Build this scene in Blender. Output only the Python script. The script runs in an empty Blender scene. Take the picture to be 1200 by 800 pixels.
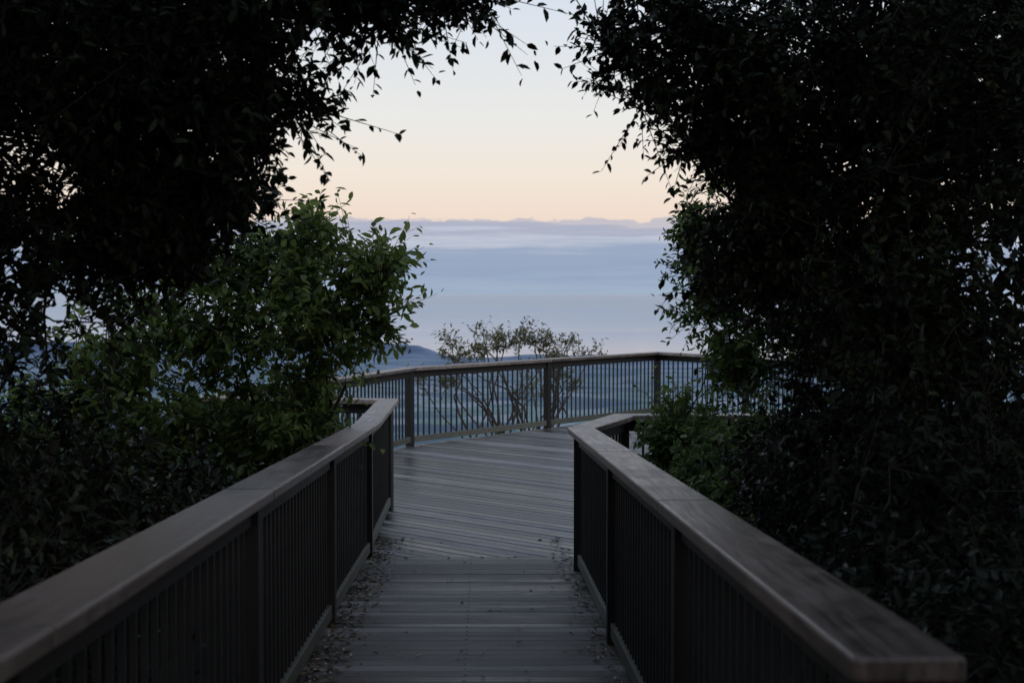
import bpy, math, random
import numpy as np
from mathutils import Vector, Matrix

random.seed(4)
scene = bpy.context.scene
COL = scene.collection

# ------------------------------------------------------------------ helpers
def new_mat(name):
    m = bpy.data.materials.new(name); m.use_nodes = True
    nt = m.node_tree; nt.nodes.clear()
    return m, nt, nt.nodes, nt.links

def ramp(nodes, stops):
    r = nodes.new('ShaderNodeValToRGB'); e = r.color_ramp.elements
    while len(e) > 1: e.remove(e[-1])
    e[0].position = stops[0][0]; e[0].color = (*stops[0][1], 1)
    for p, c in stops[1:]:
        x = e.new(p); x.color = (*c, 1)
    return r

def empty(name):
    o = bpy.data.objects.new(name, None); COL.objects.link(o); o.empty_display_size = .3
    return o

def np_mesh(name, V, F, mat, parent=None, tone=None, smooth=False):
    me = bpy.data.meshes.new(name)
    V = np.asarray(V, dtype=np.float32); F = np.asarray(F, dtype=np.int32)
    k = F.shape[1]
    me.vertices.add(len(V)); me.vertices.foreach_set('co', V.ravel())
    me.loops.add(F.size); me.loops.foreach_set('vertex_index', F.ravel())
    me.polygons.add(len(F))
    me.polygons.foreach_set('loop_start', np.arange(0, F.size, k, dtype=np.int32))
    me.polygons.foreach_set('loop_total', np.full(len(F), k, dtype=np.int32))
    if smooth: me.polygons.foreach_set('use_smooth', np.ones(len(F), dtype=bool))
    me.update(calc_edges=True); me.validate()
    if tone is not None:
        a = me.attributes.new('tone', 'FLOAT', 'FACE'); a.data.foreach_set('value', np.asarray(tone, dtype=np.float32))
    me.materials.append(mat)
    o = bpy.data.objects.new(name, me); COL.objects.link(o)
    if parent: o.parent = parent
    return o

class Builder:
    def __init__(s): s.v = []; s.f = []; s.t = []
    def prism(s, bottom, top, tone=.5):
        n = len(bottom); b = len(s.v)
        s.v += [tuple(p) for p in bottom] + [tuple(p) for p in top]
        s.f.append(tuple(range(b+n-1, b-1, -1))); s.f.append(tuple(range(b+n, b+2*n)))
        for i in range(n):
            j = (i+1) % n
            s.f.append((b+i, b+j, b+n+j, b+n+i))
        s.t += [tone]*(n+2)
    def beam(s, p0, p1, w, h, tone=.5, up=Vector((0, 0, 1))):
        p0 = Vector(p0); p1 = Vector(p1); d = (p1-p0).normalized()
        if abs(d.dot(up)) > .95: up = Vector((0, 1, 0))
        r = d.cross(up).normalized(); u = r.cross(d).normalized()
        q = []
        for p in (p0, p1):
            q += [p-r*w/2-u*h/2, p+r*w/2-u*h/2, p+r*w/2+u*h/2, p-r*w/2+u*h/2]
        b = len(s.v); s.v += [tuple(x) for x in q]
        for f in ((0,1,2,3),(7,6,5,4),(0,4,5,1),(1,5,6,2),(2,6,7,3),(3,7,4,0)):
            s.f.append(tuple(b+i for i in f))
        s.t += [tone]*6
    def obj(s, name, mat, parent=None, bevel=0):
        me = bpy.data.meshes.new(name); me.from_pydata(s.v, [], s.f); me.update()
        a = me.attributes.new('tone', 'FLOAT', 'FACE'); a.data.foreach_set('value', s.t)
        me.materials.append(mat)
        o = bpy.data.objects.new(name, me); COL.objects.link(o)
        if parent: o.parent = parent
        if bevel:
            m = o.modifiers.new('bevel', 'BEVEL'); m.width = bevel; m.segments = 2; m.limit_method = 'ANGLE'
        return o

# ------------------------------------------------------------------ materials
def wood_mat(name, stops, rough=(.5, .8), scale=(3, 3, 3), stretch_rot=0, bump=.3, stain=.5, spec=.4, tw=.5, gw=.9, ss=1.7):
    m, nt, N, L = new_mat(name)
    out = N.new('ShaderNodeOutputMaterial'); bs = N.new('ShaderNodeBsdfPrincipled')
    L.new(bs.outputs[0], out.inputs[0])
    tc = N.new('ShaderNodeTexCoord'); mp = N.new('ShaderNodeMapping')
    mp.inputs['Rotation'].default_value = (0, 0, stretch_rot)
    mp2 = N.new('ShaderNodeMapping'); mp2.inputs['Scale'].default_value = scale
    L.new(tc.outputs['Object'], mp.inputs[0]); L.new(mp.outputs[0], mp2.inputs[0])
    at = N.new('ShaderNodeAttribute'); at.attribute_name = 'tone'
    cb = N.new('ShaderNodeVectorMath'); cb.operation = 'ADD'
    ml = N.new('ShaderNodeMath'); ml.operation = 'MULTIPLY'; ml.inputs[1].default_value = 37
    L.new(at.outputs['Fac'], ml.inputs[0]); L.new(mp2.outputs[0], cb.inputs[0]); L.new(ml.outputs[0], cb.inputs[1])
    n1 = N.new('ShaderNodeTexNoise'); n1.inputs['Scale'].default_value = 1; n1.inputs['Detail'].default_value = 6; n1.inputs['Roughness'].default_value = .65
    L.new(cb.outputs[0], n1.inputs['Vector'])
    n2 = N.new('ShaderNodeTexNoise'); n2.inputs['Scale'].default_value = ss; n2.inputs['Detail'].default_value = 8; n2.inputs['Roughness'].default_value = .7
    L.new(tc.outputs['Object'], n2.inputs['Vector'])
    a = N.new('ShaderNodeMath'); a.operation = 'MULTIPLY_ADD'; a.inputs[1].default_value = tw
    L.new(at.outputs['Fac'], a.inputs[0]); a.inputs[2].default_value = .45-(tw+gw+stain)/2
    b = N.new('ShaderNodeMath'); b.operation = 'MULTIPLY_ADD'; b.inputs[1].default_value = gw
    L.new(n1.outputs[0], b.inputs[0]); L.new(a.outputs[0], b.inputs[2])
    c = N.new('ShaderNodeMath'); c.operation = 'MULTIPLY_ADD'; c.inputs[1].default_value = stain
    L.new(n2.outputs[0], c.inputs[0]); L.new(b.outputs[0], c.inputs[2])
    r = ramp(N, stops); L.new(c.outputs[0], r.inputs[0]); L.new(r.outputs[0], bs.inputs['Base Color'])
    rr = N.new('ShaderNodeMapRange'); rr.inputs['To Min'].default_value = rough[0]; rr.inputs['To Max'].default_value = rough[1]
    L.new(c.outputs[0], rr.inputs[0]); rr.inputs['From Min'].default_value = .1; rr.inputs['From Max'].default_value = .8
    L.new(rr.outputs[0], bs.inputs['Roughness'])
    bs.inputs['Specular IOR Level'].default_value = spec
    bp = N.new('ShaderNodeBump'); bp.inputs['Strength'].default_value = bump; bp.inputs['Distance'].default_value = .01
    L.new(n1.outputs[0], bp.inputs['Height']); L.new(bp.outputs[0], bs.inputs['Normal'])
    return m

shaded_ramp_stops = [(0, (.006, .005, .0045)), (.25, (.020, .0175, .0155)), (.5, (.055, .050, .046)), (.8, (.125, .118, .110)), (1, (.21, .20, .19))]  # platform tones darkened: canopy shade put into the ramp board colour
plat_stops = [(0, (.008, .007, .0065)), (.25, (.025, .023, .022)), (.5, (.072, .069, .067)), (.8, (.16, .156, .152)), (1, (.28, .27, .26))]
M_ramp = wood_mat('weathered_deck_boards_shaded', shaded_ramp_stops, (.4, .7), (3, 60, 10), 0, .6, 1.0, .35, 1.25, 1.2)
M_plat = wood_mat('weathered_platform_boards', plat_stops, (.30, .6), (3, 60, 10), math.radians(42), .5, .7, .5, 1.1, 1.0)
cap_stops = [(0, (.042, .033, .029)), (.3, (.12, .088, .075)), (.55, (.205, .16, .138)), (.8, (.32, .27, .24)), (1, (.50, .455, .42))]
M_cap = wood_mat('handrail_timber', cap_stops, (.3, .6), (50, 2.2, 20), 0, .35, 1.4, .5, .5, 1.2, 3.2)
M_post = wood_mat('dark_post_timber', [(0, (.008, .007, .007)), (.5, (.017, .015, .014)), (1, (.04, .036, .033))], (.5, .8), (40, 40, 3), 0, .3)
M_kerb = wood_mat('kerb_timber', [(0, (.04, .044, .034)), (.5, (.10, .104, .083)), (1, (.18, .18, .148))], (.6, .85), (20, 2, 20), 0, .3)

def simple(name, col, rough=.6, metal=0):
    m, nt, N, L = new_mat(name)
    out = N.new('ShaderNodeOutputMaterial'); bs = N.new('ShaderNodeBsdfPrincipled'); L.new(bs.outputs[0], out.inputs[0])
    n = N.new('ShaderNodeTexNoise'); n.inputs['Scale'].default_value = 14
    r = ramp(N, [(.3, tuple(c*.6 for c in col)), (.7, tuple(c*1.3 for c in col))])
    L.new(n.outputs[0], r.inputs[0]); L.new(r.outputs[0], bs.inputs['Base Color'])
    bs.inputs['Roughness'].default_value = rough; bs.inputs['Metallic'].default_value = metal
    return m
M_bal = simple('baluster_paint', (.012, .012, .013), .5)
M_screw = simple('screw_steel', (.02, .018, .016), .6)
M_bark = simple('bark', (.04, .034, .028), .9)
M_bark2 = simple('bark_shrub', (.11, .09, .072), .9)

def leaf_mat(name, stops, trans=.25, rough=.42, spec=.4):
    m, nt, N, L = new_mat(name)
    out = N.new('ShaderNodeOutputMaterial'); bs = N.new('ShaderNodeBsdfPrincipled')
    at = N.new('ShaderNodeAttribute'); at.attribute_name = 'tone'
    r = ramp(N, stops); L.new(at.outputs['Fac'], r.inputs[0])
    L.new(r.outputs[0], bs.inputs['Base Color']); bs.inputs['Roughness'].default_value = rough
    bs.inputs['Specular IOR Level'].default_value = spec
    if trans > 0:
        tr = N.new('ShaderNodeBsdfTranslucent'); L.new(r.outputs[0], tr.inputs[0])
        mx = N.new('ShaderNodeMixShader'); mx.inputs[0].default_value = trans
        L.new(bs.outputs[0], mx.inputs[1]); L.new(tr.outputs[0], mx.inputs[2]); L.new(mx.outputs[0], out.inputs[0])
    else:
        L.new(bs.outputs[0], out.inputs[0])
    return m
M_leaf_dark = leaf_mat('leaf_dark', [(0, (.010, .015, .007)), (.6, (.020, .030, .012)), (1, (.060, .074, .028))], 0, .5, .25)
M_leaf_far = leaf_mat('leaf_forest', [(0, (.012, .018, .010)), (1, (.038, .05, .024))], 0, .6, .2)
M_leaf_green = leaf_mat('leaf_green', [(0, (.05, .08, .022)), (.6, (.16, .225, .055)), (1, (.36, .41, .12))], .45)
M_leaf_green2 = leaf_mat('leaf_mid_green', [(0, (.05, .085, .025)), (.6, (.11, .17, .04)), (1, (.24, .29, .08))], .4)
M_leaf_olive = leaf_mat('leaf_olive', [(0, (.08, .08, .04)), (.6, (.17, .17, .08)), (1, (.28, .26, .12))], .35)
M_litter = leaf_mat('leaf_litter', [(0, (.04, .028, .017)), (.6, (.11, .075, .042)), (1, (.26, .21, .12))], .1)

# ------------------------------------------------------------------ boardwalk
RAIL_H = 1.15
SL = .048
PZ = -.58
YK = 12.1
def deck_z(y): return -SL*y if y < YK else PZ
walk = empty('boardwalk')

B = Builder(); S = Builder()
pitch = .138; bw = .122
y = YK-pitch*110
rr = random.Random(2)
for q in range(110):
    xl = -.985-.021*y-.07; xr = .79-.021*y+.07
    z = -SL*(y+bw/2)-.0175
    jl, jr = rr.uniform(-.012, .012), rr.uniform(-.012, .012)
    dz = rr.uniform(-.003, .003)
    c0 = Vector((xl+jl, y+pitch/2, z+dz)); c1 = Vector((xr+jr, y+pitch/2, z+dz))
    B.beam(c0, c1, bw-rr.uniform(0, .004), .035, rr.random())
    if y > 1:
        for fx in (.06, .5, .94):
            for oy in (.04, .10):
                cx = xl+(xr-xl)*fx+rr.uniform(-.004, .004); cy = y+oy
                zz = -SL*(cy)+dz+.0012
                ring = [(cx+.006*math.cos(a*math.pi/3), cy+.006*math.sin(a*math.pi/3), zz) for a in range(6)]
                S.prism([(p[0], p[1], p[2]-.002) for p in ring], ring)
    y += pitch
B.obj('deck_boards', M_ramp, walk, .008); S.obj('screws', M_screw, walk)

PL = [(-1.34, 12.11), (.66, 12.11), (1.1, 12.86), (5.6, 12.9), (6.3, 18.5), (4.0, 24.35), (2.68, 26.12), (-1.52, 20.87), (-2.98, 16.06), (-1.38, 14.62)]
BAY = [(-3.3, 15.0), (-1.38, 14.62), (-2.98, 16.06)]
def clip(poly, n, c, keep_less):
    out = []
    m = len(poly)
    for i in range(m):
        a = poly[i]; b = poly[(i+1) % m]
        da = a[0]*n[0]+a[1]*n[1]-c; db = b[0]*n[0]+b[1]*n[1]-c
        if not keep_less: da, db = -da, -db
        if da <= 0: out.append(a)
        if (da < 0 < db) or (db < 0 < da):
            t = da/(da-db); out.append((a[0]+(b[0]-a[0])*t, a[1]+(b[1]-a[1])*t))
    return out
B = Builder()
ang = math.radians(-42); nd = (-math.sin(ang), math.cos(ang))
cs = [p[0]*nd[0]+p[1]*nd[1] for p in PL]
c = min(cs)
while c < max(cs):
    tn = rr.random(); dz = rr.uniform(-.002, .002)
    for pg in (PL, BAY):
        poly = clip(clip(pg, nd, c+.124, True), nd, c, False)
        if len(poly) >= 3:
            q = []
            for p in poly:
                if not q or (abs(p[0]-q[-1][0])+abs(p[1]-q[-1][1])) > 1e-4: q.append(p)
            if len(q) >= 3:
                B.prism([(p[0], p[1], PZ-.035) for p in q], [(p[0], p[1], PZ+dz) for p in q], tn)
    c += .138
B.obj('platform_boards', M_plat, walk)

B = Builder()
for xo in (-.85, -.1, .65):
    B.beam((xo, -3, -.12-SL*-3), (xo-.021*15, YK, -.12-SL*YK), .05, .14)
B.beam((-1.3, 12.1, PZ-.06), (.65, 12.1, PZ-.06), .12, .045)
for i in range(-3, 6):
    B.beam((i*.9, 14.5 if i < 0 else 13.2, PZ-.12), (i*.9+.01, 20.5+min(i, 3)*1.0 if i > -3 else 17, PZ-.12), .05, .14)
for (px, py) in [(-1.1, 0), (.75, 3), (-1.15, 6), (.65, 6), (-1.2, 11), (.5, 11), (-2.9, 15.4), (-1.3, 20), (.6, 22), (2.5, 25), (3.7, 23.6), (5.8, 18), (5, 13.4), (1, 17), (3, 18)]:
    B.beam((px, py, -8.5 if py > 12 else -2.4), (px, py, deck_z(py)-.19), .16, .16)
B.obj('joists_and_piles', M_post, walk)

def balustrade(name, pts, spacing, cap_mat):
    par = empty(name)
    cap = Builder(); posts = Builder(); bal = Builder(); kerb = Builder()
    P3 = [Vector((p[0], p[1], deck_z(p[1]))) for p in pts]
    W = .215; T = .05
    n = len(P3)
    offs = []
    for i in range(n):
        if i == 0: d = (P3[1]-P3[0]); r = Vector((d.y, -d.x, 0)).normalized(); offs.append(r*W/2)
        elif i == n-1: d = (P3[-1]-P3[-2]); r = Vector((d.y, -d.x, 0)).normalized(); offs.append(r*W/2)
        else:
            d0 = (P3[i]-P3[i-1]); d1 = P3[i+1]-P3[i]
            r0 = Vector((d0.y, -d0.x, 0)).normalized(); r1 = Vector((d1.y, -d1.x, 0)).normalized()
            m = (r0+r1).normalized(); offs.append(m*(W/2)/max(.35, m.dot(r0)))
    for i in range(n-1):
        a, b = P3[i], P3[i+1]; Lg = (b-a).length; dirv = (b-a).normalized()
        k = max(1, round(Lg/spacing))
        for j in range(k):
            t0, t1 = j/k, (j+1)/k
            g = .003/Lg
            A = a.lerp(b, t0+g); Bq = a.lerp(b, t1-g)
            oN = Vector((dirv.y, -dirv.x, 0)).normalized()*W/2
            oA = offs[i] if j == 0 else oN
            oB = offs[i+1] if j == k-1 else oN
            zt = RAIL_H+rr.uniform(-.002, .002)
            top = [A-oA, A+oA, Bq+oB, Bq-oB]
            top = [p+Vector((0, 0, zt)) for p in top]; bot = [p-Vector((0, 0, T)) for p in top]
            cap.prism(bot, top, rr.random())
            pa = a.lerp(b, t0); pb = a.lerp(b, t1)
            sh = dirv*.052
            posts.beam(pa+sh+Vector((0, 0, RAIL_H-T-.052)), pb-sh+Vector((0, 0, RAIL_H-T-.052)), .045, .1, rr.random())
            kerb.beam(pa+sh+Vector((0, 0, .09)), pb-sh+Vector((0, 0, .09)), .06, .085, rr.random())
            seg = (pb-pa).length-.1
            m = max(1, int(seg/.125))
            for q in range(1, m):
                p = (pa+dirv*.05).lerp(pb-dirv*.05, q/m)
                bal.beam(p+Vector((0, 0, .1)), p+Vector((0, 0, RAIL_H-T-.06)), .02, .02, .5, Vector(dirv))
            ax = Vector(dirv)
            pp = pa+dirv*(.05 if (i == 0 and j == 0) else 0)
            posts.beam(pp+Vector((0, 0, -.35)), pp+Vector((0, 0, RAIL_H-T-.002)), .095, .095, rr.random(), Vector((ax.x, ax.y, 0)))
    pp = P3[-1]-(P3[-1]-P3[-2]).normalized()*.05
    posts.beam(pp+Vector((0, 0, -.35)), pp+Vector((0, 0, RAIL_H-T-.002)), .095, .095, .5, (P3[-1]-P3[-2]).normalized())
    cap.obj('handrail_cap', cap_mat, par, .009)
    posts.obj('posts_and_bearers', M_post, par, .004)
    bal.obj('balusters', M_bal, par)
    kerb.obj('bottom_rail', M_kerb, par, .004)
    return par

def lx(y): return -.985-.021*y
def rx(y): return .79-.021*y
balustrade('wooden_balustrade', [(lx(-3), -3), (lx(2.9), 2.9), (lx(YK), YK), (-1.29, 14.75), (-3.25, 15.1), (-1.5, 20.85), (2.67, 26.1), (4.0, 24.3), (6.25, 18.5)], 2.95, M_cap)
balustrade('wooden_balustrade', [(rx(2.6), 2.6), (rx(11.35), 11.35), (1.02, 12.95), (5.55, 12.98)], 2.6, M_cap)

# ------------------------------------------------------------------ foliage
def rand_dirs(rng, n):
    v = rng.normal(size=(n, 3)); return v/np.linalg.norm(v, axis=1, keepdims=True)
def norm(v): return v/np.maximum(np.linalg.norm(v, axis=-1, keepdims=True), 1e-8)

def leaf_geo(P, D, Nn, Ln, Wd):
    D = norm(D); R = norm(np.cross(D, Nn)); U = np.cross(R, D)
    n = len(P); Ln = Ln[:, None]; Wd = Wd[:, None]
    V = np.empty((n, 6, 3), dtype=np.float32)
    V[:, 0] = P
    V[:, 1] = P+D*Ln*.32-R*Wd*.5+U*Wd*.16
    V[:, 2] = P+D*Ln*.68-R*Wd*.42+U*Wd*.10
    V[:, 3] = P+D*Ln-U*Ln*.10
    V[:, 4] = P+D*Ln*.68+R*Wd*.42+U*Wd*.10
    V[:, 5] = P+D*Ln*.32+R*Wd*.5+U*Wd*.16
    base = (np.arange(n)*6)[:, None]
    F = np.concatenate([base+np.array([[0, 3, 2, 1]]), base+np.array([[0, 5, 4, 3]])], axis=0)
    return V.reshape(-1, 3), F
def leaf_geo_low(P, D, Nn, Ln, Wd):
    D = norm(D); R = norm(np.cross(D, Nn))
    n = len(P); Ln = Ln[:, None]; Wd = Wd[:, None]
    V = np.empty((n, 4, 3), dtype=np.float32)
    V[:, 0] = P; V[:, 1] = P+D*Ln*.5-R*Wd*.5; V[:, 2] = P+D*Ln; V[:, 3] = P+D*Ln*.5+R*Wd*.5
    return V.reshape(-1, 3), np.arange(n*4).reshape(-1, 4)

def tubes(paths):
    Vs = []; Fs = []; b = 0
    for pts, rad, s in paths:
        pts = np.asarray(pts, float); m = len(pts)
        tan = norm(np.gradient(pts, axis=0))
        ref = np.array([0, 0, 1.]) if abs(tan[0][2]) < .9 else np.array([1., 0, 0])
        r = norm(np.cross(tan, ref)); u = np.cross(r, tan)
        a = np.linspace(0, 2*math.pi, s, endpoint=False)
        ring = pts[:, None, :]+(np.cos(a)[None, :, None]*r[:, None, :]+np.sin(a)[None, :, None]*u[:, None, :])*np.asarray(rad)[:, None, None]
        Vs.append(ring.reshape(-1, 3))
        i = np.arange(m-1)[:, None]*s; j = np.arange(s)[None, :]; j2 = (j+1) % s
        Fs.append(np.stack([b+i+j, b+i+j2, b+i+s+j2, b+i+s+j], -1).reshape(-1, 4)); b += m*s
    return np.concatenate(Vs), np.concatenate(Fs)

def curve(a, b, rng, k=5, sag=.12):
    a = np.asarray(a, float); b = np.asarray(b, float); t = np.linspace(0, 1, k)[:, None]
    L = np.linalg.norm(b-a); w = rng.normal(size=(1, 3))*sag*L*.5
    p = a+(b-a)*t+np.sin(t*math.pi)*w
    p[1:-1] += rng.normal(size=(k-2, 3))*L*.025
    return p

def plant(name, base, trunk_top, lobes, seed, leaf=.055, wid=.42, clump_r=.22, twigs=9, lpt=9, mat=None, bark=None,
          trunk_r=.09, cast=2.2, tonebias=0., multi=1, low=False, limb_r=None, up=.25, spread=.25, chain=False):
    mat = mat or M_leaf_dark; bark = bark or M_bark
    rng = np.random.default_rng(seed); par = empty(name)
    base = np.array(base, float); top = np.array(trunk_top, float)
    paths = []; C = []; trunks = []; cent = []
    for m in range(multi):
        tb = base+np.array([rng.normal()*.12*(multi > 1), rng.normal()*.12*(multi > 1), 0])
        tt = top+rng.normal(size=3)*(spread*(multi > 1))
        tp = curve(tb, tt, rng, 8, .08); trunks.append(tp)
        paths.append((tp, np.linspace(trunk_r, trunk_r*.45, 8), 8))
    for lb in lobes:
        c = np.array(lb[:3]); r = np.array(lb[3:6]); n = lb[6]
        tp = trunks[rng.integers(len(trunks))]
        idx = np.argmin(np.abs(tp[:, 2]-(c[2]-.5*np.linalg.norm(c[:2]-tp[-1][:2])-.2)))
        idx = max(1, idx); start = tp[idx]
        if chain and cent:
            dd = [np.linalg.norm(x-c) for x in cent]; start = cent[int(np.argmin(dd))]
        limb = curve(start, c, rng, 6, .10 if chain else .22)
        lr = limb_r or trunk_r*min(.5, .10+n/500)
        paths.append((limb, np.linspace(lr, lr*.3, 6), 6))
        cent.append(c)
        d = rand_dirs(rng, n); rad = rng.random(n)**(1/cast)
        q = c+d*rad[:, None]*r
        for p in q:
            dd = np.linalg.norm(limb-p, axis=1)
            k = max(1, int(np.argmin(dd)))
            br = curve(limb[k], p, rng, 4, .2)
            paths.append((br, np.linspace(min(lr*.5, max(trunk_r*.13, .006)), .003, 4), 4))
        C.append(q)
    C = np.concatenate(C); n = len(C)
    ctone = rng.random(n)
    cr = clump_r*(.45+1.35*rng.random(n)**1.6)
    nt = n*twigs
    TC = np.repeat(C, twigs, 0)
    bias = np.repeat(rand_dirs(rng, n)*.55, twigs, 0)      # each clump sprays one way
    TD = norm(rand_dirs(rng, nt)+bias+np.array([0, 0, up]))
    TL = np.repeat(cr, twigs)*(.6+.9*rng.random(nt))
    tend = TC+TD*TL[:, None]
    R = norm(np.cross(TD, rand_dirs(rng, nt))); U = np.cross(R, TD)
    tv = np.empty((nt, 6, 3)); w0 = .003+leaf*.02; w1 = .0012
    for k, a in enumerate((0, 2.094, 4.189)):
        o = math.cos(a)*R+math.sin(a)*U
        tv[:, k] = TC+o*w0; tv[:, 3+k] = tend+o*w1
    V1, F1 = tubes(paths)
    if not low:
        bb = (np.arange(nt)*6)[:, None]
        tf = np.concatenate([bb+np.array([[i, (i+1) % 3, 3+(i+1) % 3, 3+i]]) for i in range(3)])
        V1, F1 = np.concatenate([V1, tv.reshape(-1, 3)]), np.concatenate([F1, tf+len(V1)])
    np_mesh('trunk_and_branches', V1, F1, bark, par)
    nl = nt*lpt
    tt = np.tile((np.arange(lpt)+.6)/lpt, nt)+rng.normal(size=nl)*.05
    LC = np.repeat(TC, lpt, 0); LD = np.repeat(TD, lpt, 0); LL = np.repeat(TL, lpt)
    P = LC+LD*(LL*(.15+.9*tt))[:, None]
    side = rand_dirs(rng, nl); side = norm(side-LD*np.sum(side*LD, 1, keepdims=True))
    D = norm(LD*.55+side*.9+np.array([0, 0, -.15]))
    Nn = rand_dirs(rng, nl)*.7+np.array([0, 0, .8])
    ln = leaf*(.55+.75*rng.random(nl)); wd = ln*wid*(.8+.4*rng.random(nl))
    tone = np.clip(np.repeat(ctone, twigs*lpt)*.5+rng.random(nl)*.5+tonebias, 0, 1)
    tone[rng.random(nl) < .015] = 1
    if low:
        V, F = leaf_geo_low(P, D, Nn, ln, wd); np_mesh('leaves', V, F, mat, par, tone=tone)
    else:
        V, F = leaf_geo(P, D, Nn, ln, wd); np_mesh('leaves', V, F, mat, par, tone=np.concatenate([tone, tone]))
    return nl

cnt = 0
# left canopy tree, leaning over the walkway rail
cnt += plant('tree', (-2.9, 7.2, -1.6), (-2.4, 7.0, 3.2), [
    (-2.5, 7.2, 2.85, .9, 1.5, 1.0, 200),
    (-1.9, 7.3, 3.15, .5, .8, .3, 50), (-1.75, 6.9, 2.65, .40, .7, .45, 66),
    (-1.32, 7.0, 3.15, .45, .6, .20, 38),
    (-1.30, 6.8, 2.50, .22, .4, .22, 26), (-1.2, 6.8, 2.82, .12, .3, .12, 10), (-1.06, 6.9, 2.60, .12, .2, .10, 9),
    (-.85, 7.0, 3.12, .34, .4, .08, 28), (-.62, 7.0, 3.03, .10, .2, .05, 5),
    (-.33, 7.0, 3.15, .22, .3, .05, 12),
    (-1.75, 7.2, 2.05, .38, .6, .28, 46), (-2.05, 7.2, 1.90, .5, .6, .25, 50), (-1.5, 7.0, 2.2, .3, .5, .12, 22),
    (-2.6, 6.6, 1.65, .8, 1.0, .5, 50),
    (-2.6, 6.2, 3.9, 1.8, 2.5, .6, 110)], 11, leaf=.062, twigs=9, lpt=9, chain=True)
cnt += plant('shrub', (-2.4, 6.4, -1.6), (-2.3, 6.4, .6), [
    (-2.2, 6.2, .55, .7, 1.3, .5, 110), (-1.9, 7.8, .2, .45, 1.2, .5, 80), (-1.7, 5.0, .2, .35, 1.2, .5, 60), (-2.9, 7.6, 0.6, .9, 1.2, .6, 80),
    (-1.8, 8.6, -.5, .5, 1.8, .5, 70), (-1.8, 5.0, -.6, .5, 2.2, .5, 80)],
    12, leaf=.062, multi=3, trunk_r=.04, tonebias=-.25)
# lit shrub on the left
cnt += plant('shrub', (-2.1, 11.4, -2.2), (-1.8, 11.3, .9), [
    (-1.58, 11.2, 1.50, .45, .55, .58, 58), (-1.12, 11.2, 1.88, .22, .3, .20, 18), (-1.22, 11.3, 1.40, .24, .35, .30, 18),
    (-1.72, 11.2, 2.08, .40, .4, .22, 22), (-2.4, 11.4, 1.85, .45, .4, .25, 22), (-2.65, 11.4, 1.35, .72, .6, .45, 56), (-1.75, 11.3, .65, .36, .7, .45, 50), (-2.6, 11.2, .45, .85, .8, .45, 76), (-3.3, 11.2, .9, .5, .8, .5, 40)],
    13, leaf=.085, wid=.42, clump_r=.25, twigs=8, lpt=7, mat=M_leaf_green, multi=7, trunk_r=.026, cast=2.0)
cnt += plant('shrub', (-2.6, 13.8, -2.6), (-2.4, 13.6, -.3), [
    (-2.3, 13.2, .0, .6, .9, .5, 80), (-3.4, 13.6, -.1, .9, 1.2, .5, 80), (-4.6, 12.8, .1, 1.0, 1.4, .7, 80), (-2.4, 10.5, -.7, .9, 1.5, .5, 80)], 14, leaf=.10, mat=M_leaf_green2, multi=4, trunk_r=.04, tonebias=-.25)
# right canopy tree
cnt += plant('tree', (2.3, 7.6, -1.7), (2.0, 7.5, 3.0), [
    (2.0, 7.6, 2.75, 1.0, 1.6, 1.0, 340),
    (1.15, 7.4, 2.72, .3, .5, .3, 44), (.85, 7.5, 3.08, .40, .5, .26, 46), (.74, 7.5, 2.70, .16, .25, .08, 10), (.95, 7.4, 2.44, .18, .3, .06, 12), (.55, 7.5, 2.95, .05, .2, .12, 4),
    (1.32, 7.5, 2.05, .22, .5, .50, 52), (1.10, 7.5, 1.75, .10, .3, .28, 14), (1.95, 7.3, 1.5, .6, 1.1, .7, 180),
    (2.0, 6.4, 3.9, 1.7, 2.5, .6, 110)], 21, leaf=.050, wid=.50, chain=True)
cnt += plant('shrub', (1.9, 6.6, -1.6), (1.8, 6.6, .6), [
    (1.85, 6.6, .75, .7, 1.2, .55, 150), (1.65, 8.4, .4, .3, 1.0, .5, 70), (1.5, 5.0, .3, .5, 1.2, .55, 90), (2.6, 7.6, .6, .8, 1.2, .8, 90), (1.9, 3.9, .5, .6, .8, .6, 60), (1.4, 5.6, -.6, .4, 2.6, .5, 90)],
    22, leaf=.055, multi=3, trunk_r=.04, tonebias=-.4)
# right shrub near the platform
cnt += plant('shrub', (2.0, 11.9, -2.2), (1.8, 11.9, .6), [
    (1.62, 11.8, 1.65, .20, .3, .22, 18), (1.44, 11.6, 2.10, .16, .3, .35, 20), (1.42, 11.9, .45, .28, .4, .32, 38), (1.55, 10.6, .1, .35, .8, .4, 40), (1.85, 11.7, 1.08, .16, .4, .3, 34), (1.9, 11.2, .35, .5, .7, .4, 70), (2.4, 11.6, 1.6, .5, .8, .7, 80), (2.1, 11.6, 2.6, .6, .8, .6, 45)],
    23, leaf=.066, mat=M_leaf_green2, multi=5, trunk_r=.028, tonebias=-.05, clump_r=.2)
# central twiggy shrub beyond the platform
rl = random.Random(9); dome = []
for i in range(24):
    a = math.radians(14+150*i/23+rl.uniform(-5, 5)); R1 = rl.uniform(.70, 1.0)
    dome.append((-.14+1.6*math.cos(a)*R1, 27.8+rl.uniform(-.6, .6), -.45+1.5*math.sin(a)*R1, .20, .35, .18, 4))
for i in range(5):
    dome.append((rl.uniform(-1.1, 1.1), 27.8+rl.uniform(-.8, .8), rl.uniform(-.6, .2), .3, .4, .25, 2))
dome += [(1.15, 27.8, .72, .26, .35, .14, 5), (1.55, 27.8, .45, .2, .35, .15, 4)]
cnt += plant('shrub', (.0, 28.0, -5.5), (.0, 27.9, -2.0), dome,
    31, leaf=.085, wid=.42, clump_r=.22, twigs=6, lpt=4, mat=M_leaf_olive, bark=M_bark2, multi=8, trunk_r=.055, cast=3, limb_r=.03, up=.8, spread=.35)

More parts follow.
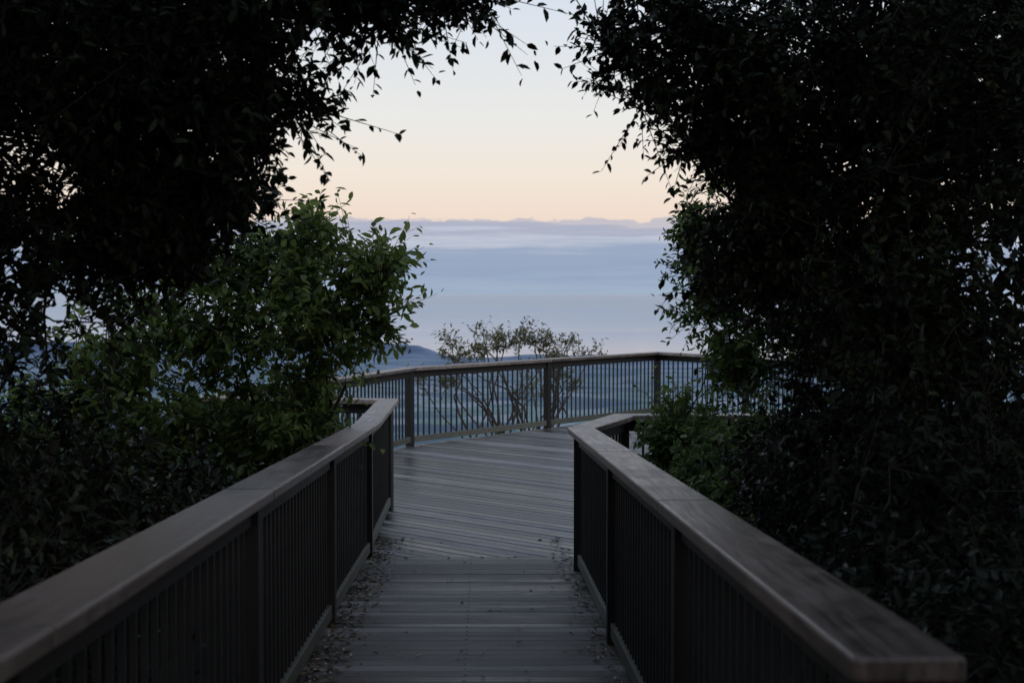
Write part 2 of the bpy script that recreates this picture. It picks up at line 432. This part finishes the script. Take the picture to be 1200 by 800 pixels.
def forest_tree(x, y, h, r, seed, nc=70, leaf=.19, zb=-2, cr=.5):
    return plant('tree', (x, y, zb), (x+.2, y, h*.75), [
        (x, y, h*.7, r, r, h*.32, nc), (x+r*.3, y-r*.3, h*.35, r*.85, r*.85, h*.3, int(nc*.6)), (x-r*.2, y+.2, .2, r*.8, r*.8, .9, int(nc*.35))],
        seed, leaf=leaf, wid=.5, clump_r=cr, twigs=7, lpt=7, trunk_r=.14, low=True, mat=M_leaf_far)
k = 100
for (x, y, h, r) in [(-4.6, 4.5, 5.5, 1.7), (-5.2, 8.6, 5.5, 1.5), (-3.6, 1.2, 5.5, 1.6), (-3.8, -3, 5.5, 1.8), (-.3, -6.5, 5.5, 2.2), (3.2, -3, 5.5, 1.8), (3.6, 1.2, 5.5, 1.7),
                     (4.3, 5, 5.5, 1.7), (4.2, 9.0, 5.5, 1.7), (4.4, 11.2, 5.0, 1.1), (7.6, 9, 6, 2.2), (-8, 6, 6, 2.2)]:
    k += 1; cnt += forest_tree(x, y, h, r, k)
cnt += plant('tree', (-2.3, 2.0, -1.6), (-1.6, 2.2, 4.4), [(-.6, 1.6, 5.0, 2.2, 2.6, .5, 130), (.9, 3.8, 5.1, 1.6, 1.8, .45, 75), (-.6, 5.6, 5.1, 1.8, 1.6, .4, 80)], 77, leaf=.19, wid=.5, clump_r=.5, twigs=8, lpt=7, low=True, mat=M_leaf_far)  # unseen overhead canopy, added to keep skylight off the near deck
print('leaves', cnt)

# leaf litter on the deck
rng = np.random.default_rng(5)
n = 1900
yy = 2+rng.random(n)*11; sidee = rng.random(n)
xx = np.where(sidee < .72, -.96-.021*yy+np.abs(rng.normal(size=n))*.11, np.where(sidee < .94, .74-.021*yy-np.abs(rng.normal(size=n))*.07, -.9+1.6*rng.random(n)-.021*yy))
P = np.stack([xx, yy, np.where(yy < YK, -SL*yy, PZ)+.006+rng.random(n)*.006], 1)
a = rng.random(n)*6.28; D = np.stack([np.cos(a), np.sin(a), rng.normal(size=n)*.15], 1)
Nn = np.stack([rng.normal(size=n)*.25, rng.normal(size=n)*.25, np.ones(n)], 1)
ln = .02+.04*rng.random(n)
V, F = leaf_geo(P, D, Nn, ln, ln*.45); t = rng.random(n)
np_mesh('leaf_litter', V, F, M_litter, None, tone=np.concatenate([t, t]))

# ------------------------------------------------------------------ ground, coastal plain, sea
def prof(x, y):
    y0 = 13 if -3 < x < 2 else 19
    if y < y0: return -1.9
    return max(-420, -1.9-(y-y0)*.62)
xs = np.concatenate([-np.geomspace(12000, 3, 60), np.linspace(-2.5, 2.5, 7), np.geomspace(3, 12000, 60)])
ys = np.concatenate([-np.geomspace(2000, 5, 14), np.linspace(-3, 40, 30), np.geomspace(45, 13000, 120)])
X, Y = np.meshgrid(xs, ys)
Z = np.zeros_like(X)
for i in range(Y.shape[0]):
    for j in range(X.shape[1]):
        x, y = X[i, j], Y[i, j]
        z = prof(x, y)
        if y < 600:
            z += .25*math.sin(x*.9)*math.cos(y*.7)
            if 1.4 < abs(x) < 60 and y < 40: z += .7
        if z < -418:
            z = -417+2*math.sin(x*.002)*math.cos(y*.0015)
            left = 1/(1+math.exp((x+600)/90))
            coast = 8900+300*math.sin(x*.003+.5)+120*math.sin(x*.013)+2300*left
            z -= max(0, (y-coast))*.03
            z += left*20*math.exp(-((y-9900)/1300)**2)*(1+.5*math.sin(x*.009)+.25*math.sin(x*.031))
        Z[i, j] = z
V = np.stack([X.ravel(), Y.ravel(), Z.ravel()], 1)
ny, nx = X.shape
i = np.arange(ny-1)[:, None]*nx; j = np.arange(nx-1)[None, :]
F = np.stack([i+j, i+j+1, i+nx+j+1, i+nx+j], -1).reshape(-1, 4)
m, nt, N, L = new_mat('ground_cover_hazed')
out = N.new('ShaderNodeOutputMaterial'); bs = N.new('ShaderNodeBsdfPrincipled'); L.new(bs.outputs[0], out.inputs[0])
bs.inputs['Roughness'].default_value = 1; bs.inputs['Specular IOR Level'].default_value = 0
geo = N.new('ShaderNodeNewGeometry'); sep = N.new('ShaderNodeSeparateXYZ'); L.new(geo.outputs['Position'], sep.inputs[0])
vo = N.new('ShaderNodeTexVoronoi'); vo.inputs['Scale'].default_value = .006; L.new(geo.outputs['Position'], vo.inputs['Vector'])
no = N.new('ShaderNodeTexNoise'); no.inputs['Scale'].default_value = .004; no.inputs['Detail'].default_value = 10; no.inputs['Roughness'].default_value = .7
L.new(geo.outputs['Position'], no.inputs['Vector'])
sx = N.new('ShaderNodeSeparateColor'); L.new(vo.outputs['Color'], sx.inputs[0])
ad = N.new('ShaderNodeMath'); ad.operation = 'MULTIPLY_ADD'; ad.inputs[1].default_value = .35; L.new(sx.outputs[0], ad.inputs[0]); L.new(no.outputs[0], ad.inputs[2])
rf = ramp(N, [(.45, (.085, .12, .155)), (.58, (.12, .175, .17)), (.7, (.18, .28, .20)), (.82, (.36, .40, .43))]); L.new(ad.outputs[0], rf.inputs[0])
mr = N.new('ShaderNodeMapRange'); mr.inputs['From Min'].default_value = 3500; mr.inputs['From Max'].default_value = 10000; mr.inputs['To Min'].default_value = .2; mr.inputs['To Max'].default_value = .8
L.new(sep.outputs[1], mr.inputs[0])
mx = N.new('ShaderNodeMix'); mx.data_type = 'RGBA'; L.new(mr.outputs[0], mx.inputs[0]); L.new(rf.outputs[0], mx.inputs[6]); mx.inputs[7].default_value = (.20, .255, .38, 1)  # haze painted in: base colour turns blue-grey with distance
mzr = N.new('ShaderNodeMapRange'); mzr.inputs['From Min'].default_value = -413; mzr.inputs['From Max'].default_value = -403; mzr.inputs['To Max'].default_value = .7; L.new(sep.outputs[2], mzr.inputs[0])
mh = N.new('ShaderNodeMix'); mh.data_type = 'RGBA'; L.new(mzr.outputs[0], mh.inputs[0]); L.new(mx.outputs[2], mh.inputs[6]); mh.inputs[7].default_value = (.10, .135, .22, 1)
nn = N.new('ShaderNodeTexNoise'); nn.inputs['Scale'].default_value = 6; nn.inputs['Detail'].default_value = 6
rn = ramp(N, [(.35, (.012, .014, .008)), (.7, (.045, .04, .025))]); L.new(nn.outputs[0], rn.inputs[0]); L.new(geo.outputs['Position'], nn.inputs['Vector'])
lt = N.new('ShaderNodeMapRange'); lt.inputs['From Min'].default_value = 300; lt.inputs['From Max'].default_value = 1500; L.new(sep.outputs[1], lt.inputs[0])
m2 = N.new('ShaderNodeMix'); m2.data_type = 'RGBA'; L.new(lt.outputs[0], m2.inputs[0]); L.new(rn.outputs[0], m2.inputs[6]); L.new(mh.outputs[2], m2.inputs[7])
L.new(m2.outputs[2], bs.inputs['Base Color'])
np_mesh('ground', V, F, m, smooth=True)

m, nt, N, L = new_mat('sea_water')
out = N.new('ShaderNodeOutputMaterial'); bs = N.new('ShaderNodeBsdfPrincipled'); L.new(bs.outputs[0], out.inputs[0])
geo = N.new('ShaderNodeNewGeometry')
mp = N.new('ShaderNodeMapping'); mp.inputs['Scale'].default_value = (.00015, .0008, 1); L.new(geo.outputs['Position'], mp.inputs[0])
no = N.new('ShaderNodeTexNoise'); no.inputs['Scale'].default_value = 1; no.inputs['Detail'].default_value = 6; L.new(mp.outputs[0], no.inputs['Vector'])
r = ramp(N, [(.3, (.12, .24, .36)), (.7, (.19, .33, .44))]); L.new(no.outputs[0], r.inputs[0]); L.new(r.outputs[0], bs.inputs['Base Color'])
mr = N.new('ShaderNodeMapRange'); mr.inputs['To Min'].default_value = .05; mr.inputs['To Max'].default_value = .13; L.new(no.outputs[0], mr.inputs[0])
L.new(mr.outputs[0], bs.inputs['Roughness']); bs.inputs['IOR'].default_value = 1.33
R = 140000
np_mesh('sea', [(-R, 5000, -421.5), (R, 5000, -421.5), (R, R, -421.5), (-R, R, -421.5)], [(0, 1, 2, 3)], m)

# ------------------------------------------------------------------ world
w = bpy.data.worlds.new('World'); scene.world = w; w.use_nodes = True
nt = w.node_tree; N = nt.nodes; L = nt.links; N.clear()
out = N.new('ShaderNodeOutputWorld'); bg = N.new('ShaderNodeBackground'); L.new(bg.outputs[0], out.inputs[0])
tc = N.new('ShaderNodeTexCoord'); sep = N.new('ShaderNodeSeparateXYZ'); L.new(tc.outputs['Generated'], sep.inputs[0])
grad = ramp(N, [(0, (.62, .50, .46)), (.045, (.85, .68, .57)), (.08, (.87, .77, .67)), (.12, (.81, .80, .77)), (.2, (.68, .74, .83)), (.4, (.48, .56, .70)), (1, (.30, .38, .54))])
L.new(sep.outputs[2], grad.inputs[0])
mpa = N.new('ShaderNodeMapping'); mpa.inputs['Scale'].default_value = (28, 28, 0); L.new(tc.outputs['Generated'], mpa.inputs[0])
na = N.new('ShaderNodeTexNoise'); na.inputs['Scale'].default_value = 1; na.inputs['Detail'].default_value = 4; na.inputs['Roughness'].default_value = .5; L.new(mpa.outputs[0], na.inputs['Vector'])
mp = N.new('ShaderNodeMapping'); mp.inputs['Scale'].default_value = (60, 60, 220); L.new(tc.outputs['Generated'], mp.inputs[0])
n1 = N.new('ShaderNodeTexNoise'); n1.inputs['Scale'].default_value = 1; n1.inputs['Detail'].default_value = 5; n1.inputs['Roughness'].default_value = .6; L.new(mp.outputs[0], n1.inputs['Vector'])
h0 = N.new('ShaderNodeMath'); h0.operation = 'MULTIPLY_ADD'; h0.inputs[1].default_value = -.012; L.new(na.outputs[0], h0.inputs[0]); L.new(sep.outputs[2], h0.inputs[2])
h = N.new('ShaderNodeMath'); h.operation = 'MULTIPLY_ADD'; h.inputs[1].default_value = -.010; L.new(n1.outputs[0], h.inputs[0]); L.new(h0.outputs[0], h.inputs[2])
cm = N.new('ShaderNodeMapRange'); cm.interpolation_type = 'SMOOTHSTEP'; cm.inputs['From Min'].default_value = .0375; cm.inputs['From Max'].default_value = .0391
cm.inputs['To Min'].default_value = 1; cm.inputs['To Max'].default_value = 0; L.new(h.outputs[0], cm.inputs[0])
mp2 = N.new('ShaderNodeMapping'); mp2.inputs['Scale'].default_value = (7, 7, 150); L.new(tc.outputs['Generated'], mp2.inputs[0])
n2 = N.new('ShaderNodeTexNoise'); n2.inputs['Scale'].default_value = 1; n2.inputs['Detail'].default_value = 6; n2.inputs['Roughness'].default_value = .6; L.new(mp2.outputs[0], n2.inputs['Vector'])
cf = N.new('ShaderNodeMath'); cf.operation = 'MULTIPLY_ADD'; cf.inputs[1].default_value = .8
mz = N.new('ShaderNodeMath'); mz.operation = 'MULTIPLY_ADD'; mz.inputs[1].default_value = 17; mz.inputs[2].default_value = -.23; L.new(sep.outputs[2], mz.inputs[0])
L.new(n2.outputs[0], cf.inputs[0]); L.new(mz.outputs[0], cf.inputs[2])
cr = ramp(N, [(.15, (.34, .43, .56)), (.4, (.28, .36, .52)), (.62, (.31, .38, .53)), (.78, (.50, .54, .64)), (.88, (.39, .42, .54)), (.98, (.43, .44, .54)), (1, (.54, .51, .57))]); L.new(cf.outputs[0], cr.inputs[0])
mx = N.new('ShaderNodeMix'); mx.data_type = 'RGBA'; L.new(cm.outputs[0], mx.inputs[0]); L.new(grad.outputs[0], mx.inputs[6]); L.new(cr.outputs[0], mx.inputs[7])
sky = N.new('ShaderNodeTexSky'); sky.sky_type = 'NISHITA'; sky.sun_disc = False
SE, SA = math.radians(30), math.radians(155)
sky.sun_elevation = SE; sky.sun_rotation = SA
sc = N.new('ShaderNodeVectorMath'); sc.operation = 'SCALE'; sc.inputs['Scale'].default_value = .004; L.new(sky.outputs[0], sc.inputs[0])
ad = N.new('ShaderNodeVectorMath'); ad.operation = 'ADD'; L.new(mx.outputs[2], ad.inputs[0]); L.new(sc.outputs[0], ad.inputs[1])
L.new(ad.outputs[0], bg.inputs['Color']); bg.inputs['Strength'].default_value = 1.0

sd = bpy.data.lights.new('afterglow_fill', 'SUN'); sd.energy = .42; sd.angle = math.radians(15); sd.color = (1, .93, .82)  # soft lamp added as afterglow fill from behind; dusk has no direct sunlight
so = bpy.data.objects.new('afterglow_fill', sd); COL.objects.link(so)
dirv = Vector((math.sin(SA)*math.cos(SE), math.cos(SA)*math.cos(SE), math.sin(SE)))
so.rotation_euler = (-dirv).to_track_quat('-Z', 'Y').to_euler()

# ------------------------------------------------------------------ camera
cd = bpy.data.cameras.new('camera'); cam = bpy.data.objects.new('camera', cd); COL.objects.link(cam)
cam.location = (0, 0, 1.7); cam.rotation_euler = (math.radians(90-2.06), 0, 0)
cd.lens = 50; cd.sensor_width = 36; cd.clip_start = .05; cd.clip_end = 400000
cd.dof.use_dof = True; cd.dof.focus_distance = 13; cd.dof.aperture_fstop = 4
scene.camera = cam
scene.view_settings.view_transform = 'Standard'; scene.view_settings.look = 'None'; scene.view_settings.exposure = 0
